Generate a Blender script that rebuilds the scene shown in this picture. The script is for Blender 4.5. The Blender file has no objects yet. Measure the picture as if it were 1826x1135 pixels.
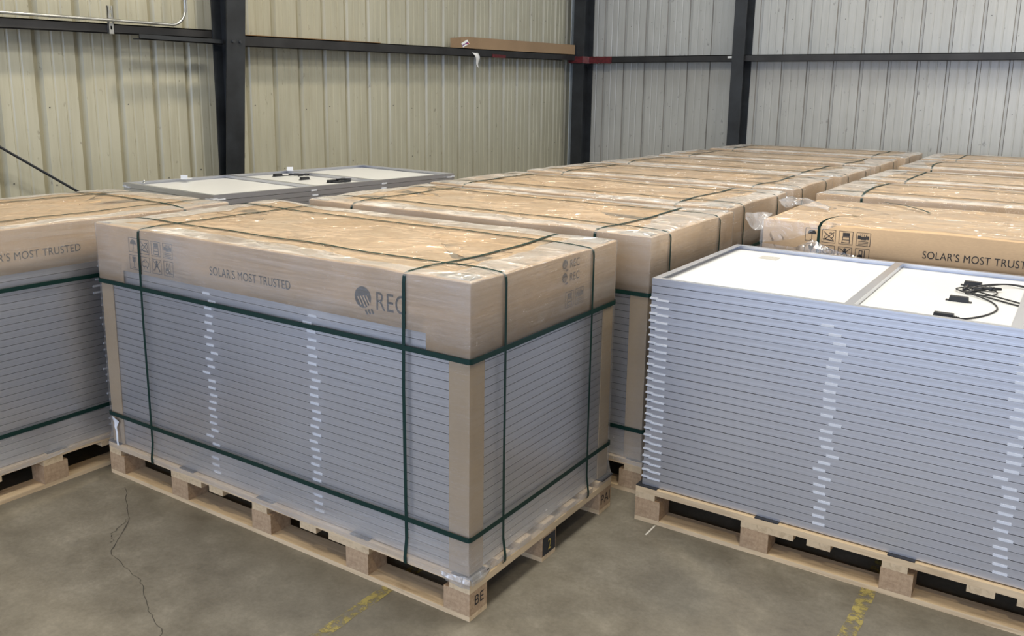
import bpy, bmesh, math, random
from mathutils import Vector, Matrix, noise

# ------------------------------------------------------------------ camera
S = bpy.context.scene
COL = S.collection
cam_d = bpy.data.cameras.new('camera'); cam = bpy.data.objects.new('camera', cam_d); COL.objects.link(cam)
YAW, PIT, ROL = -0.5792, 0.2011, 0.01548
Fv = Vector((math.sin(YAW)*math.cos(PIT), math.cos(YAW)*math.cos(PIT), -math.sin(PIT)))
Rv = Vector((math.cos(YAW), -math.sin(YAW), 0)); Uv = Rv.cross(Fv)
R2 = Rv*math.cos(ROL)+Uv*math.sin(ROL); U2 = -Rv*math.sin(ROL)+Uv*math.cos(ROL)
M = Matrix((R2, U2, -Fv)).transposed().to_4x4(); M.translation = Vector((1.535, -2.11, 1.733))
cam.matrix_world = M
cam_d.sensor_width = 36.0; cam_d.lens = 1556.8/1826*36
cam_d.shift_x = (913-916.4)/1826; cam_d.shift_y = (479.5-567.5)/1826
cam_d.clip_start = 0.05; cam_d.clip_end = 100
S.camera = cam

# ------------------------------------------------------------------ world, lights, exposure
S.view_settings.view_transform = 'Standard'; S.view_settings.look = 'None'
S.view_settings.gamma = 1.0; S.view_settings.use_curve_mapping = False
S.view_settings.exposure = 0.0
W = bpy.data.worlds.new('world'); S.world = W; W.use_nodes = True
W.node_tree.nodes['Background'].inputs[0].default_value = (0.62, 0.72, 0.9, 1)
W.node_tree.nodes['Background'].inputs[1].default_value = 0.6

def area(name, loc, target, sx, sy, power, col, spread=180):
    l = bpy.data.lights.new(name, 'AREA'); l.shape = 'RECTANGLE'; l.size = sx; l.size_y = sy
    l.energy = power; l.color = col; l.spread = math.radians(spread)
    o = bpy.data.objects.new(name, l); COL.objects.link(o); o.location = loc
    o.rotation_euler = (Vector(target)-Vector(loc)).to_track_quat('-Z', 'Y').to_euler()
    return o
# daylight through the big roll-up door behind the camera, the side door on the right, roof skylights, warm bay lamps
area('door_daylight', (1.5, -8.8, 2.2), (1.5, 0, 2.0), 9.0, 4.0, 520, (0.62, 0.74, 1.0))
area('left_fill_light', (-4.62, -4.5, 1.9), (0, -4.0, 1.5), 3.6, 3.6, 90, (0.62, 0.74, 1.0))  # added cool fill light at the unseen part of the left wall
area('side_door_daylight', (10.8, 3.0, 2.2), (0, 4.0, 1.6), 5.0, 4.0, 90, (0.72, 0.82, 1.0))
area('skylight_near', (0.3, 0.8, 5.4), (0.3, 0.8, 0), 0.9, 3.0, 235, (1.0, 0.96, 0.87))
area('skylight_far', (2.2, 5.6, 5.4), (2.2, 5.6, 0), 0.9, 3.0, 185, (1.0, 0.97, 0.90))
area('skylight_corner', (-1.9, 7.2, 5.4), (-1.9, 7.2, 0), 0.6, 2.4, 60, (0.85, 0.92, 1.0))
for x, y, pw in ((-2.3, -1.6, 75), (-2.3, 2.4, 95), (2.6, -2.5, 70), (3.4, 3.2, 75), (3.8, 6.6, 75)):
    area('bay_lamp', (x, y, 5.2), (x, y, 0), 0.38, 0.38, pw, (1.0, 0.88, 0.68))

# ------------------------------------------------------------------ materials
def mat(name):
    m = bpy.data.materials.new(name); m.use_nodes = True
    nt = m.node_tree; return m, nt, nt.nodes['Principled BSDF']
def N(nt, typ, **kw):
    n = nt.nodes.new(typ)
    for k, v in kw.items():
        if k.startswith('i_'): n.inputs[k[2:].replace('_', ' ')].default_value = v
        else: setattr(n, k, v)
    return n
def tex(nt, kind='Object', scale=(1, 1, 1), rot=(0, 0, 0)):
    tc = N(nt, 'ShaderNodeTexCoord'); mp = N(nt, 'ShaderNodeMapping')
    mp.inputs['Scale'].default_value = scale; mp.inputs['Rotation'].default_value = rot
    nt.links.new(tc.outputs[kind], mp.inputs[0]); return mp.outputs[0]
def world_tex(nt, scale=(1, 1, 1)):
    g = N(nt, 'ShaderNodeNewGeometry'); mp = N(nt, 'ShaderNodeMapping')
    mp.inputs['Scale'].default_value = scale
    nt.links.new(g.outputs['Position'], mp.inputs[0]); return mp.outputs[0]
def noi(nt, vec, scale, detail=4, rough=0.55, dist=0.0):
    n = N(nt, 'ShaderNodeTexNoise'); n.inputs['Scale'].default_value = scale
    n.inputs['Detail'].default_value = detail; n.inputs['Roughness'].default_value = rough
    n.inputs['Distortion'].default_value = dist
    nt.links.new(vec, n.inputs['Vector']); return n.outputs[0]
def ramp(nt, fac, stops):
    r = N(nt, 'ShaderNodeValToRGB'); e = r.color_ramp.elements
    while len(e) < len(stops): e.new(0.5)
    for i, (p, c) in enumerate(stops):
        e[i].position = p; e[i].color = (c[0], c[1], c[2], 1) if not isinstance(c, (int, float)) else (c, c, c, 1)
    nt.links.new(fac, r.inputs[0]); return r.outputs[0]
def bump(nt, h, strength, dist, target, normal=None):
    b = N(nt, 'ShaderNodeBump'); b.inputs['Strength'].default_value = strength; b.inputs['Distance'].default_value = dist
    nt.links.new(h, b.inputs['Height'])
    if normal is not None: nt.links.new(normal, b.inputs['Normal'])
    if target is not None: nt.links.new(b.outputs[0], target)
    return b.outputs[0]
def mixc(nt, fac, a, b, mode='MIX'):
    m = N(nt, 'ShaderNodeMix', data_type='RGBA', blend_type=mode)
    for idx, v in ((0, fac), (6, a), (7, b)):
        if isinstance(v, bpy.types.NodeSocket): nt.links.new(v, m.inputs[idx])
        elif isinstance(v, (int, float)): m.inputs[idx].default_value = v
        else: m.inputs[idx].default_value = (*v, 1)
    return m.outputs[2]
def simple(name, col, rough=0.5, metal=0.0, var=0.0, scale=8, bmp=0.0):
    m, nt, p = mat(name)
    p.inputs['Roughness'].default_value = rough; p.inputs['Metallic'].default_value = metal
    v = tex(nt); n = noi(nt, v, scale)
    c2 = tuple(max(0, c*(1-var)) for c in col); c3 = tuple(min(1, c*(1+var)) for c in col)
    nt.links.new(ramp(nt, n, [(0.3, c2), (0.7, c3)]), p.inputs['Base Color'])
    if bmp: bump(nt, n, bmp, 0.002, p.inputs['Normal'])
    return m

def m_concrete():
    m, nt, p = mat('concrete floor')
    v = world_tex(nt); vb = world_tex(nt, (1.0, 1.6, 1))
    big = noi(nt, vb, 1.3, 5, 0.6, 0.4); mid = noi(nt, v, 6, 6, 0.65); fine = noi(nt, v, 60, 4, 0.7); 
    c = ramp(nt, big, [(0.30, (0.112, 0.097, 0.071)), (0.5, (0.155, 0.137, 0.102)), (0.72, (0.22, 0.197, 0.152))])
    c = mixc(nt, 0.45, c, ramp(nt, mid, [(0.32, (0.092, 0.079, 0.057)), (0.55, (0.17, 0.152, 0.116)), (0.75, (0.285, 0.256, 0.203))]))
    c = mixc(nt, 0.3, c, ramp(nt, fine, [(0.3, (0.3,)*3), (0.7, (0.85,)*3)]), 'SOFT_LIGHT')
    # dark oil spots
    sp = noi(nt, v, 3.1, 2, 0.5); c = mixc(nt, ramp(nt, sp, [(0.66, 0.0), (0.75, 0.5)]), c, (0.075, 0.068, 0.055))
    nt.links.new(c, p.inputs['Base Color'])
    nt.links.new(ramp(nt, mid, [(0.3, 0.42), (0.7, 0.62)]), p.inputs['Roughness'])
    bump(nt, fine, 0.25, 0.002, p.inputs['Normal']); return m
def m_sheet(name, base, dirt):
    m, nt, p = mat(name)
    v = world_tex(nt, (5, 5, 0.35)); g = world_tex(nt, (1, 1, 1))
    st = noi(nt, v, 3, 5, 0.65); big = noi(nt, g, 0.9, 4, 0.6); fl = noi(nt, world_tex(nt, (1, 1, .5)), 22, 3, 0.6)
    c = mixc(nt, ramp(nt, st, [(0.42, 0.0), (0.72, 0.4)]), base, dirt)
    c = mixc(nt, ramp(nt, big, [(0.4, 0.0), (0.75, 0.35)]), c, dirt)
    c = mixc(nt, ramp(nt, fl, [(0.66, 0.0), (0.74, 0.5)]), c, tuple(x*0.5 for x in dirt))
    nt.links.new(c, p.inputs['Base Color']); p.inputs['Roughness'].default_value = 0.27
    return m
def m_cardboard(name, col):
    m, nt, p = mat(name)
    v = tex(nt); a = noi(nt, v, 2.2, 4); f = noi(nt, tex(nt, scale=(1, 1, 6)), 60, 3)
    c = ramp(nt, a, [(0.3, tuple(x*0.88 for x in col)), (0.7, tuple(x*1.1 for x in col))])
    c = mixc(nt, 0.12, c, ramp(nt, f, [(0.35, tuple(x*0.6 for x in col)), (0.65, tuple(min(1, x*1.35) for x in col))]))
    nt.links.new(c, p.inputs['Base Color']); p.inputs['Roughness'].default_value = 0.75
    bump(nt, a, 0.3, 0.01, p.inputs['Normal']); return m
def m_wood(name, a, b, axis=0):
    m, nt, p = mat(name)
    sc = [14, 14, 14]; sc[axis] = 1.0
    oi = N(nt, 'ShaderNodeObjectInfo')
    tc = N(nt, 'ShaderNodeTexCoord'); mp = N(nt, 'ShaderNodeMapping'); mp.inputs['Scale'].default_value = sc
    nt.links.new(tc.outputs['Object'], mp.inputs[0]); nt.links.new(oi.outputs['Location'], mp.inputs['Location'])
    n = noi(nt, mp.outputs[0], 3.0, 5, 0.6, 0.6); k = noi(nt, tex(nt), 5, 3)
    c = ramp(nt, n, [(0.28, b), (0.5, a), (0.75, tuple(min(1, x*1.12) for x in a))])
    c = mixc(nt, ramp(nt, k, [(0.62, 0.0), (0.8, 0.6)]), c, tuple(x*0.6 for x in b))
    nt.links.new(c, p.inputs['Base Color']); p.inputs['Roughness'].default_value = 0.7
    bump(nt, n, 0.35, 0.002, p.inputs['Normal']); return m
def m_chip():
    m, nt, p = mat('pressed wood block')
    v = tex(nt); n = noi(nt, v, 55, 5, 0.75); k = noi(nt, v, 9, 3)
    c = ramp(nt, n, [(0.3, (0.27, 0.175, 0.10)), (0.5, (0.44, 0.30, 0.18)), (0.72, (0.57, 0.42, 0.27))])
    c = mixc(nt, 0.3, c, ramp(nt, k, [(0.35, (0.32, 0.21, 0.12)), (0.65, (0.50, 0.35, 0.215))]))
    nt.links.new(c, p.inputs['Base Color']); p.inputs['Roughness'].default_value = 0.85
    bump(nt, n, 0.5, 0.004, p.inputs['Normal']); return m
def m_alu():
    m, nt, p = mat('anodised aluminium frame')
    v = tex(nt, scale=(0.4, 0.4, 60)); n = noi(nt, v, 3, 3)
    nt.links.new(ramp(nt, n, [(0.3, (0.54, 0.55, 0.59)), (0.7, (0.64, 0.65, 0.69))]), p.inputs['Base Color'])
    p.inputs['Metallic'].default_value = 0.8; p.inputs['Roughness'].default_value = 0.32
    return m
def m_film(name, haze_lo, haze_hi, bscale, bstr, stretch, milk=(0.80, 0.80, 0.82), gloss=0.12, refl=0.30, fine=1.0, crease=0.0, layers=None):
    m, nt, p = mat(name); nt.nodes.remove(p)
    out = nt.nodes['Material Output']
    v = tex(nt, scale=stretch); v2 = tex(nt)
    n1 = noi(nt, v, bscale, 6, 0.62, 0.5); n2 = noi(nt, v2, 1.7, 4, 0.6, 0.8); n3 = noi(nt, v2, 2.2, 2, 0.5, 0.6)
    hz = N(nt, 'ShaderNodeMath', operation='MULTIPLY')
    nt.links.new(ramp(nt, n2, [(0.35, 0.45), (0.65, 1.0)]), hz.inputs[0])
    base = ramp(nt, n1, [(0.35, haze_lo), (0.65, haze_hi)])
    if layers:
        sx = N(nt, 'ShaderNodeSeparateXYZ'); nt.links.new(tex(nt), sx.inputs[0])
        zj = N(nt, 'ShaderNodeMath', operation='MULTIPLY_ADD'); nt.links.new(n2, zj.inputs[0]); zj.inputs[1].default_value = 0.06; nt.links.new(sx.outputs[2], zj.inputs[2])
        lz = ramp(nt, zj.outputs[0], layers)      # number of film layers by height on the load
        mm = N(nt, 'ShaderNodeMath', operation='MULTIPLY'); nt.links.new(base, mm.inputs[0]); nt.links.new(lz, mm.inputs[1])
        base = mm.outputs[0]
    nt.links.new(base, hz.inputs[1])
    tr = N(nt, 'ShaderNodeBsdfTransparent'); df = N(nt, 'ShaderNodeBsdfDiffuse')
    tr.inputs[0].default_value = (0.97, 0.97, 0.97, 1); df.inputs[0].default_value = (*milk, 1)
    gl = N(nt, 'ShaderNodeBsdfGlossy'); gl.inputs['Roughness'].default_value = gloss
    m1 = N(nt, 'ShaderNodeMixShader'); m2 = N(nt, 'ShaderNodeMixShader')
    nt.links.new(hz.outputs[0], m1.inputs[0]); nt.links.new(tr.outputs[0], m1.inputs[1]); nt.links.new(df.outputs[0], m1.inputs[2])
    nb = bump(nt, n3, bstr, 0.06, None); nb = bump(nt, n1, 0.5*bstr*fine, 0.01, None, nb)
    if layers:   # taut horizontal stretch wrinkles, stronger where more layers lie on each other
        ws = noi(nt, tex(nt, scale=(0.35, 0.35, 9.0)), 7.0, 5, 0.6, 1.2)
        wl = N(nt, 'ShaderNodeMath', operation='MULTIPLY'); nt.links.new(ws, wl.inputs[0]); nt.links.new(lz, wl.inputs[1])
        wk = ramp(nt, noi(nt, v2, 3.0, 3, 0.6), [(0.40, 0.15), (0.62, 1.0)])
        w2 = N(nt, 'ShaderNodeMath', operation='MULTIPLY'); nt.links.new(wl.outputs[0], w2.inputs[0]); nt.links.new(wk, w2.inputs[1])
        nb = bump(nt, w2.outputs[0], 1.0, 0.05, None, nb)
    if crease:
        h = None
        for sc, k, msk in ((1.8, 18, 0.36), (3.6, 13, 0.44), (7.0, 9, 0.56)):
            q = noi(nt, tex(nt, scale=(1.0, 1.5, 1.0)), sc, 1, 0.4, 1.2)
            a1 = N(nt, 'ShaderNodeMath', operation='SUBTRACT'); nt.links.new(q, a1.inputs[0]); a1.inputs[1].default_value = 0.5
            a2 = N(nt, 'ShaderNodeMath', operation='ABSOLUTE'); nt.links.new(a1.outputs[0], a2.inputs[0])
            a3 = N(nt, 'ShaderNodeMath', operation='MULTIPLY_ADD', use_clamp=True); nt.links.new(a2.outputs[0], a3.inputs[0]); a3.inputs[1].default_value = -k; a3.inputs[2].default_value = 1.0
            mk = ramp(nt, noi(nt, v2, sc*0.8+1.3, 2, 0.5), [(msk, 0.0), (msk+0.12, 1.0)])
            a4 = N(nt, 'ShaderNodeMath', operation='MULTIPLY'); nt.links.new(a3.outputs[0], a4.inputs[0]); nt.links.new(mk, a4.inputs[1])
            nb = bump(nt, a4.outputs[0], 1.0, crease*2.6/sc, None, nb)
    nt.links.new(nb, gl.inputs['Normal'])
    fr = N(nt, 'ShaderNodeFresnel'); fr.inputs['IOR'].default_value = 1.42; nt.links.new(nb, fr.inputs['Normal'])
    mn = N(nt, 'ShaderNodeMath', operation='MINIMUM'); nt.links.new(fr.outputs[0], mn.inputs[0]); mn.inputs[1].default_value = refl
    nt.links.new(mn.outputs[0], m2.inputs[0]); nt.links.new(m1.outputs[0], m2.inputs[1]); nt.links.new(gl.outputs[0], m2.inputs[2])
    nt.links.new(m2.outputs[0], out.inputs[0]); return m
def m_strap():
    m, nt, p = mat('green polyester strap')
    n = noi(nt, tex(nt), 300, 2)
    nt.links.new(ramp(nt, n, [(0.3, (0.004, 0.021, 0.017)), (0.7, (0.007, 0.034, 0.027))]), p.inputs['Base Color'])
    p.inputs['Roughness'].default_value = 0.45; p.inputs['Specular IOR Level'].default_value = 0.25; bump(nt, n, 0.3, 0.001, p.inputs['Normal']); return m
def m_paint():
    m, nt, p = mat('worn yellow floor paint')
    v = world_tex(nt); n = noi(nt, v, 26, 5, 0.75)
    nt.links.new(ramp(nt, noi(nt, v, 9, 3), [(0.3, (0.26, 0.21, 0.07)), (0.7, (0.42, 0.34, 0.10))]), p.inputs['Base Color'])
    nt.links.new(ramp(nt, n, [(0.44, 0.0), (0.56, 0.85)]), p.inputs['Alpha'])
    p.inputs['Roughness'].default_value = 0.6; return m
MT = dict(
    floor=m_concrete(),
    wallL=m_sheet('painted steel cladding left', (0.46, 0.445, 0.35), (0.29, 0.27, 0.19)),
    wallB=m_sheet('painted steel cladding back', (0.47, 0.475, 0.455), (0.30, 0.30, 0.28)),
    dark_groove_L=m_sheet('shade-toned cladding groove left', (0.33, 0.31, 0.22), (0.22, 0.20, 0.14)),  # shade in the left wall's groove bottoms, put into the colour
    dark_groove_B=m_sheet('darker cladding groove back', (0.30, 0.29, 0.27), (0.17, 0.165, 0.15)),
    plain=simple('building liner', (0.24, 0.235, 0.21), 0.8, 0, 0.1, 1.0),
    steel=simple('dark primed steel', (0.020, 0.023, 0.027), 0.45, 0.0, 0.4, 5, 0.2),
    girt=simple('dark primed girt steel', (0.018, 0.018, 0.019), 0.5, 0.0, 0.5, 4, 0.2),
    rust=simple('rusty dusty ledge', (0.20, 0.12, 0.055), 0.9, 0, 0.4, 6),
    galv=simple('galvanised steel', (0.50, 0.51, 0.50), 0.32, 0.9, 0.2, 12),
    white=simple('white flashing', (0.62, 0.68, 0.70), 0.45, 0, 0.06, 5),
    card=m_cardboard('brown cardboard', (0.47, 0.325, 0.19)),
    card2=m_cardboard('corner post board', (0.37, 0.275, 0.17)),
    carddark=m_cardboard('old brown carton', (0.30, 0.20, 0.115)),
    woodx=m_wood('pine boards', (0.66, 0.50, 0.31), (0.47, 0.33, 0.19), 0),
    woody=m_wood('pine cleats', (0.60, 0.46, 0.29), (0.42, 0.30, 0.175), 1),
    chip=m_chip(), alu=m_alu(),
    backsheet=simple('white backsheet', (0.63, 0.64, 0.64), 0.35, 0, 0.02, 4),
    glass=simple('dark cell glass', (0.02, 0.025, 0.05), 0.15, 0, 0.1, 4),
    spacer=simple('white plastic spacer', (0.66, 0.68, 0.72), 0.4, 0, 0.03, 20),
    black=simple('black plastic', (0.012, 0.013, 0.016), 0.42, 0, 0.3, 30),
    pad=simple('black rubber pad', (0.015, 0.016, 0.02), 0.6, 0, 0.3, 30),
    ink=simple('black carton ink', (0.028, 0.024, 0.022), 0.7, 0, 0.3, 60),
    inkfade=simple('smudged carton ink', (0.14, 0.105, 0.08), 0.8, 0, 0.3, 60),
    sticker=simple('silver type sticker', (0.40, 0.39, 0.36), 0.5, 0, 0.25, 120),
    paper=simple('white paper', (0.82, 0.82, 0.80), 0.7, 0, 0.03, 10),
    purple=simple('purple label print', (0.16, 0.05, 0.22), 0.7),
    redink=simple('red label print', (0.55, 0.03, 0.03), 0.6),
    redtape=simple('dark red tape', (0.10, 0.012, 0.016), 0.45, 0, 0.4, 30, 0.4),
    strap=m_strap(), paint=m_paint(),
    wrap=m_film('stretch wrap film', 0.45, 0.85, 4.5, 0.12, (0.6, 0.6, 6.0), (0.78, 0.75, 0.72), 0.07, 0.30, fine=2.6,
                layers=[(0.14, 0.75), (0.20, 0.50), (0.34, 0.17), (0.60, 0.10), (0.955, 0.13), (0.965, 0.27), (1.0, 0.40)]),
    wrapfold=m_film('stretch wrap folded layers', 0.42, 0.68, 5.0, 0.35, (0.8, 0.8, 3.0), (0.84, 0.81, 0.77), 0.16, 0.40, crease=0.010),
    crinkle=m_film('crinkled clear cover film', 0.12, 0.28, 2.0, 0.12, (1.0, 1.6, 1.0), (0.88, 0.80, 0.68), 0.12, 0.34, crease=0.020),
    loose=m_film('loose torn film', 0.12, 0.38, 9.0, 0.6, (1, 1, 1), (0.85, 0.86, 0.9), 0.10, 0.5, crease=0.02),
    tape=simple('pale tape scrap', (0.6, 0.57, 0.5), 0.6),
    crack=simple('floor crack', (0.055, 0.048, 0.038), 0.9),
)

# ------------------------------------------------------------------ mesh helpers
class MB:
    def __init__(s): s.v = []; s.f = []; s.m = []; s.sm = []
    def quad(s, pts, mi=0, smooth=False):
        b = len(s.v); s.v += [tuple(p) for p in pts]; s.f.append(tuple(range(b, b+len(pts)))); s.m.append(mi); s.sm.append(smooth)
    def box(s, a, b, mi=0):
        x0, y0, z0 = a; x1, y1, z1 = b; k = len(s.v)
        s.v += [(x0,y0,z0),(x1,y0,z0),(x1,y1,z0),(x0,y1,z0),(x0,y0,z1),(x1,y0,z1),(x1,y1,z1),(x0,y1,z1)]
        for f in ((0,3,2,1),(4,5,6,7),(0,1,5,4),(1,2,6,5),(2,3,7,6),(3,0,4,7)):
            s.f.append(tuple(k+i for i in f)); s.m.append(mi); s.sm.append(False)
    def prism(s, poly, ax, a, b, mi=0):
        """poly: 2D outline in the two other axes, extruded along axis ax from a to b"""
        def P(u, v, w):
            return {0: (w, u, v), 1: (u, w, v), 2: (u, v, w)}[ax]
        n = len(poly); k = len(s.v)
        s.v += [P(u, v, a) for u, v in poly] + [P(u, v, b) for u, v in poly]
        for i in range(n):
            j = (i+1) % n; s.f.append((k+i, k+j, k+n+j, k+n+i)); s.m.append(mi); s.sm.append(False)
        s.f.append(tuple(k+i for i in reversed(range(n)))); s.m.append(mi); s.sm.append(False)
        s.f.append(tuple(k+n+i for i in range(n))); s.m.append(mi); s.sm.append(False)
    def tube(s, pts, r, n=8, mi=0, caps=True):
        pts = [Vector(p) for p in pts]; rings = []; up = Vector((0, 0, 1)); prev = None
        for i, p in enumerate(pts):
            t = (pts[min(i+1, len(pts)-1)]-pts[max(i-1, 0)]).normalized()
            if prev is None:
                a = t.cross(up)
                if a.length < 1e-3: a = t.cross(Vector((1, 0, 0)))
            else: a = prev - t*prev.dot(t)
            a.normalize(); prev = a; b = t.cross(a)
            k = len(s.v); rr = r[i] if isinstance(r, (list, tuple)) else r
            s.v += [tuple(p+(a*math.cos(2*math.pi*j/n)+b*math.sin(2*math.pi*j/n))*rr) for j in range(n)]
            rings.append(k)
        for q in range(len(rings)-1):
            for j in range(n):
                s.f.append((rings[q]+j, rings[q]+(j+1) % n, rings[q+1]+(j+1) % n, rings[q+1]+j)); s.m.append(mi); s.sm.append(True)
        if caps:
            s.f.append(tuple(rings[0]+j for j in reversed(range(n)))); s.m.append(mi); s.sm.append(False)
            s.f.append(tuple(rings[-1]+j for j in range(n))); s.m.append(mi); s.sm.append(False)
    def grid(s, rows, mi=0, closed=False, smooth=True):
        k = len(s.v); n = len(rows[0])
        for r in rows: s.v += [tuple(p) for p in r]
        for i in range(len(rows)-1):
            for j in range(n if closed else n-1):
                j2 = (j+1) % n
                s.f.append((k+i*n+j, k+i*n+j2, k+(i+1)*n+j2, k+(i+1)*n+j)); s.m.append(mi); s.sm.append(smooth)
    def mesh(s, name, mats):
        me = bpy.data.meshes.new(name); me.from_pydata(s.v, [], s.f)
        for m in mats: me.materials.append(MT[m])
        me.polygons.foreach_set('material_index', s.m); me.polygons.foreach_set('use_smooth', s.sm)
        me.update(); return me
def norm_out(me):
    bm = bmesh.new(); bm.from_mesh(me); bmesh.ops.remove_doubles(bm, verts=bm.verts, dist=1e-5)
    bmesh.ops.recalc_face_normals(bm, faces=bm.faces); bm.to_mesh(me); bm.free(); return me
def ob(name, me, parent=None, loc=(0, 0, 0), rotz=0, bevel=0, solid=0):
    o = bpy.data.objects.new(name, me); COL.objects.link(o); o.location = loc; o.rotation_euler = (0, 0, rotz)
    if parent is not None: o.parent = parent
    if bevel:
        b = o.modifiers.new('bevel', 'BEVEL'); b.width = bevel; b.segments = 2; b.limit_method = 'ANGLE'
    if solid:
        b = o.modifiers.new('solid', 'SOLIDIFY'); b.thickness = solid; b.offset = -1
    return o
def tag(o, label, cat, group=None):
    o['label'] = label; o['category'] = cat
    if group: o['group'] = group
    return o
def empty(name, loc, rotz=0):
    o = bpy.data.objects.new(name, None); COL.objects.link(o); o.location = loc; o.rotation_euler = (0, 0, rotz)
    o.empty_display_size = 0.1; return o
def struct(o): o['kind'] = 'structure'; return o
def nz(x, y, z=0.0): return noise.noise(Vector((x, y, z)))

# ------------------------------------------------------------------ building shell
XW, YW, ZC = -4.67, 8.80, 5.5           # left cladding plane, back cladding plane, roof
mb = MB(); mb.quad([(-4.9, -9, 0), (11, -9, 0), (11, 9.05, 0), (-4.9, 9.05, 0)]); struct(ob('floor', mb.mesh('floor', ['floor'])))
def cladding(name, m, u0, u1, place, phase, side_m=0):
    """ribbed sheet seen from inside; place(u, depth, z) -> world point; depth goes outward"""
    P = 0.3048
    if side_m:   # back wall sheets: narrow square-edged ribs, darker tone along both edges
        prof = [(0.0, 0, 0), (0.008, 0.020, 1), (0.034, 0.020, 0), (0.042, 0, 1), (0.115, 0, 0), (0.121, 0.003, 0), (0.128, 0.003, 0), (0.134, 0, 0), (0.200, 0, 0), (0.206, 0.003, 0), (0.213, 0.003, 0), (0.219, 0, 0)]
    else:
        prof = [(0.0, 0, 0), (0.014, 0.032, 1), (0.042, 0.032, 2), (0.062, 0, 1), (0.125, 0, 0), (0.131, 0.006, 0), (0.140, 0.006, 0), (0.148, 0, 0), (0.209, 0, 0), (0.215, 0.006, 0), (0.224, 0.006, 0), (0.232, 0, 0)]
    us = []; k = math.floor((u0-phase)/P)
    while phase+k*P < u1:
        for a, d, g in prof:
            u = phase+k*P+a
            if u0 <= u <= u1: us.append((u, d, g))
        k += 1
    mb = MB()
    zs = [0, ZC]
    mb.grid([[place(u, d, z) for u, d, g in us] for z in zs], smooth=False)
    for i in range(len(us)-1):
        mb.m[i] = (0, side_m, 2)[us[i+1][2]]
    # screw heads near the flats beside each rib
    rnd = random.Random(len(name)); k = math.floor((u0-phase)/P)
    while phase+k*P < u1-0.3:
        for z in (1.02, 1.56, 2.62):
            if rnd.random() < 0.55:
                u = phase+k*P+0.095+rnd.uniform(-.01, .01)
                if u > u0+.02:
                    zz = z+rnd.uniform(-.03, .03); c = []
                    for j in range(6): c.append(place(u+0.0045*math.cos(j*math.pi/3), -0.004, zz+0.0045*math.sin(j*math.pi/3)))
                    mb.quad(c, 1)
                    for j in range(6):
                        a, b = c[j], c[(j+1) % 6]
                        mb.quad([a, b, place(u+0.0045*math.cos((j+1)*math.pi/3), 0, zz+0.0045*math.sin((j+1)*math.pi/3)), place(u+0.0045*math.cos(j*math.pi/3), 0, zz+0.0045*math.sin(j*math.pi/3))], 1)
        k += 1
    return struct(ob(name, mb.mesh(name, [m, 'steel', 'dark_groove_'+m[-1]])))
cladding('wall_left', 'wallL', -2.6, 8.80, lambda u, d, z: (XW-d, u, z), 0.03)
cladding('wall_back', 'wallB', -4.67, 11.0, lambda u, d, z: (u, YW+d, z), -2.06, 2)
mb = MB()   # right wall, with the side door opening
for a, b in (((11.0, -9, 0), (11.1, 0.4, ZC)), ((11.0, 5.6, 0), (11.1, 9.0, ZC)), ((11.0, 0.4, 4.3), (11.1, 5.6, ZC))): mb.box(a, b)
struct(ob('wall_right', mb.mesh('wall_right', ['plain'])))
mb = MB()   # front wall behind the camera, with the roll-up door opening
for a, b in (((-4.8, -9.1, 0), (-3.1, -9.0, ZC)), ((6.1, -9.1, 0), (11.1, -9.0, ZC)), ((-3.1, -9.1, 4.3), (6.1, -9.0, ZC)),
             ((-4.8, -9.0, 0), (-4.67, -6.4, ZC)), ((-4.8, -6.4, 3.8), (-4.67, -2.62, ZC))): mb.box(a, b)  # unseen rest of the left wall, opening made for the added fill light
struct(ob('wall_front', mb.mesh('wall_front', ['plain'])))
mb = MB(); mb.box((-4.9, -9.1, ZC), (11.1, 9.0, ZC+0.1)); struct(ob('ceiling', mb.mesh('ceiling', ['plain'])))
# corner flashing
mb = MB(); mb.box((-4.66, 8.70, 0), (-4.645, 8.79, ZC)); mb.box((-4.66, 8.775, 0), (-4.57, 8.79, ZC)); struct(ob('trim_1', mb.mesh('trim_1', ['white'])))
# floor paint and cracks (flat marks on the slab)
mb = MB()
for (x, y0, y1, w) in ((-0.355, -3.0, 0.30, 0.05), (1.06, -1.6, 2.2, 0.05)):
    n = 60; L = []; Rr = []
    for i in range(n+1):
        y = y0+(y1-y0)*i/n; d = 0.006*nz(x*9, y*14)
        L.append((x-w/2+d, y, 0.0012)); Rr.append((x+w/2+0.008*nz(x*3, y*19), y, 0.0012))
    mb.grid([L, Rr], smooth=False)
tag(ob('floor_line', mb.mesh('floor_line', ['paint'])), 'worn yellow painted lines running across the concrete floor', 'floor marking')
mb = MB()
def crackline(pts, w):
    P = []
    for i in range(len(pts)-1):
        for k in range(10):
            t = k/10; a = Vector(pts[i]); b = Vector(pts[i+1]); P.append(a.lerp(b, t))
    P.append(Vector(pts[-1])); out = []
    for i, p in enumerate(P):
        d = 0.013*nz(i*0.45, pts[0][0]*7)+0.006*nz(i*1.7, 3.0); out.append((p.x+d, p.y+d*0.5))
    rows = [[], []]
    for i, (x, y) in enumerate(out):
        ww = w*(0.5+abs(nz(i*0.8, 9.1))*1.4); rows[0].append((x-ww, y-ww*.4, 0.0008)); rows[1].append((x+ww, y+ww*.4, 0.0008))
    mb.grid(rows, smooth=False)
crackline([(-1.83, -0.06), (-1.559, -0.214), (-1.36, -0.423), (-1.116, -0.464), (-0.925, -0.561), (-0.778, -0.61), (-0.6, -0.9)], 0.0022)
crackline([(-1.559, -0.214), (-1.5, -0.33), (-1.43, -0.37)], 0.0014)
tag(ob('floor_crack', mb.mesh('floor_crack', ['crack'])), 'thin jagged crack in the concrete in front of the nearest pallet', 'crack')
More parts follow.
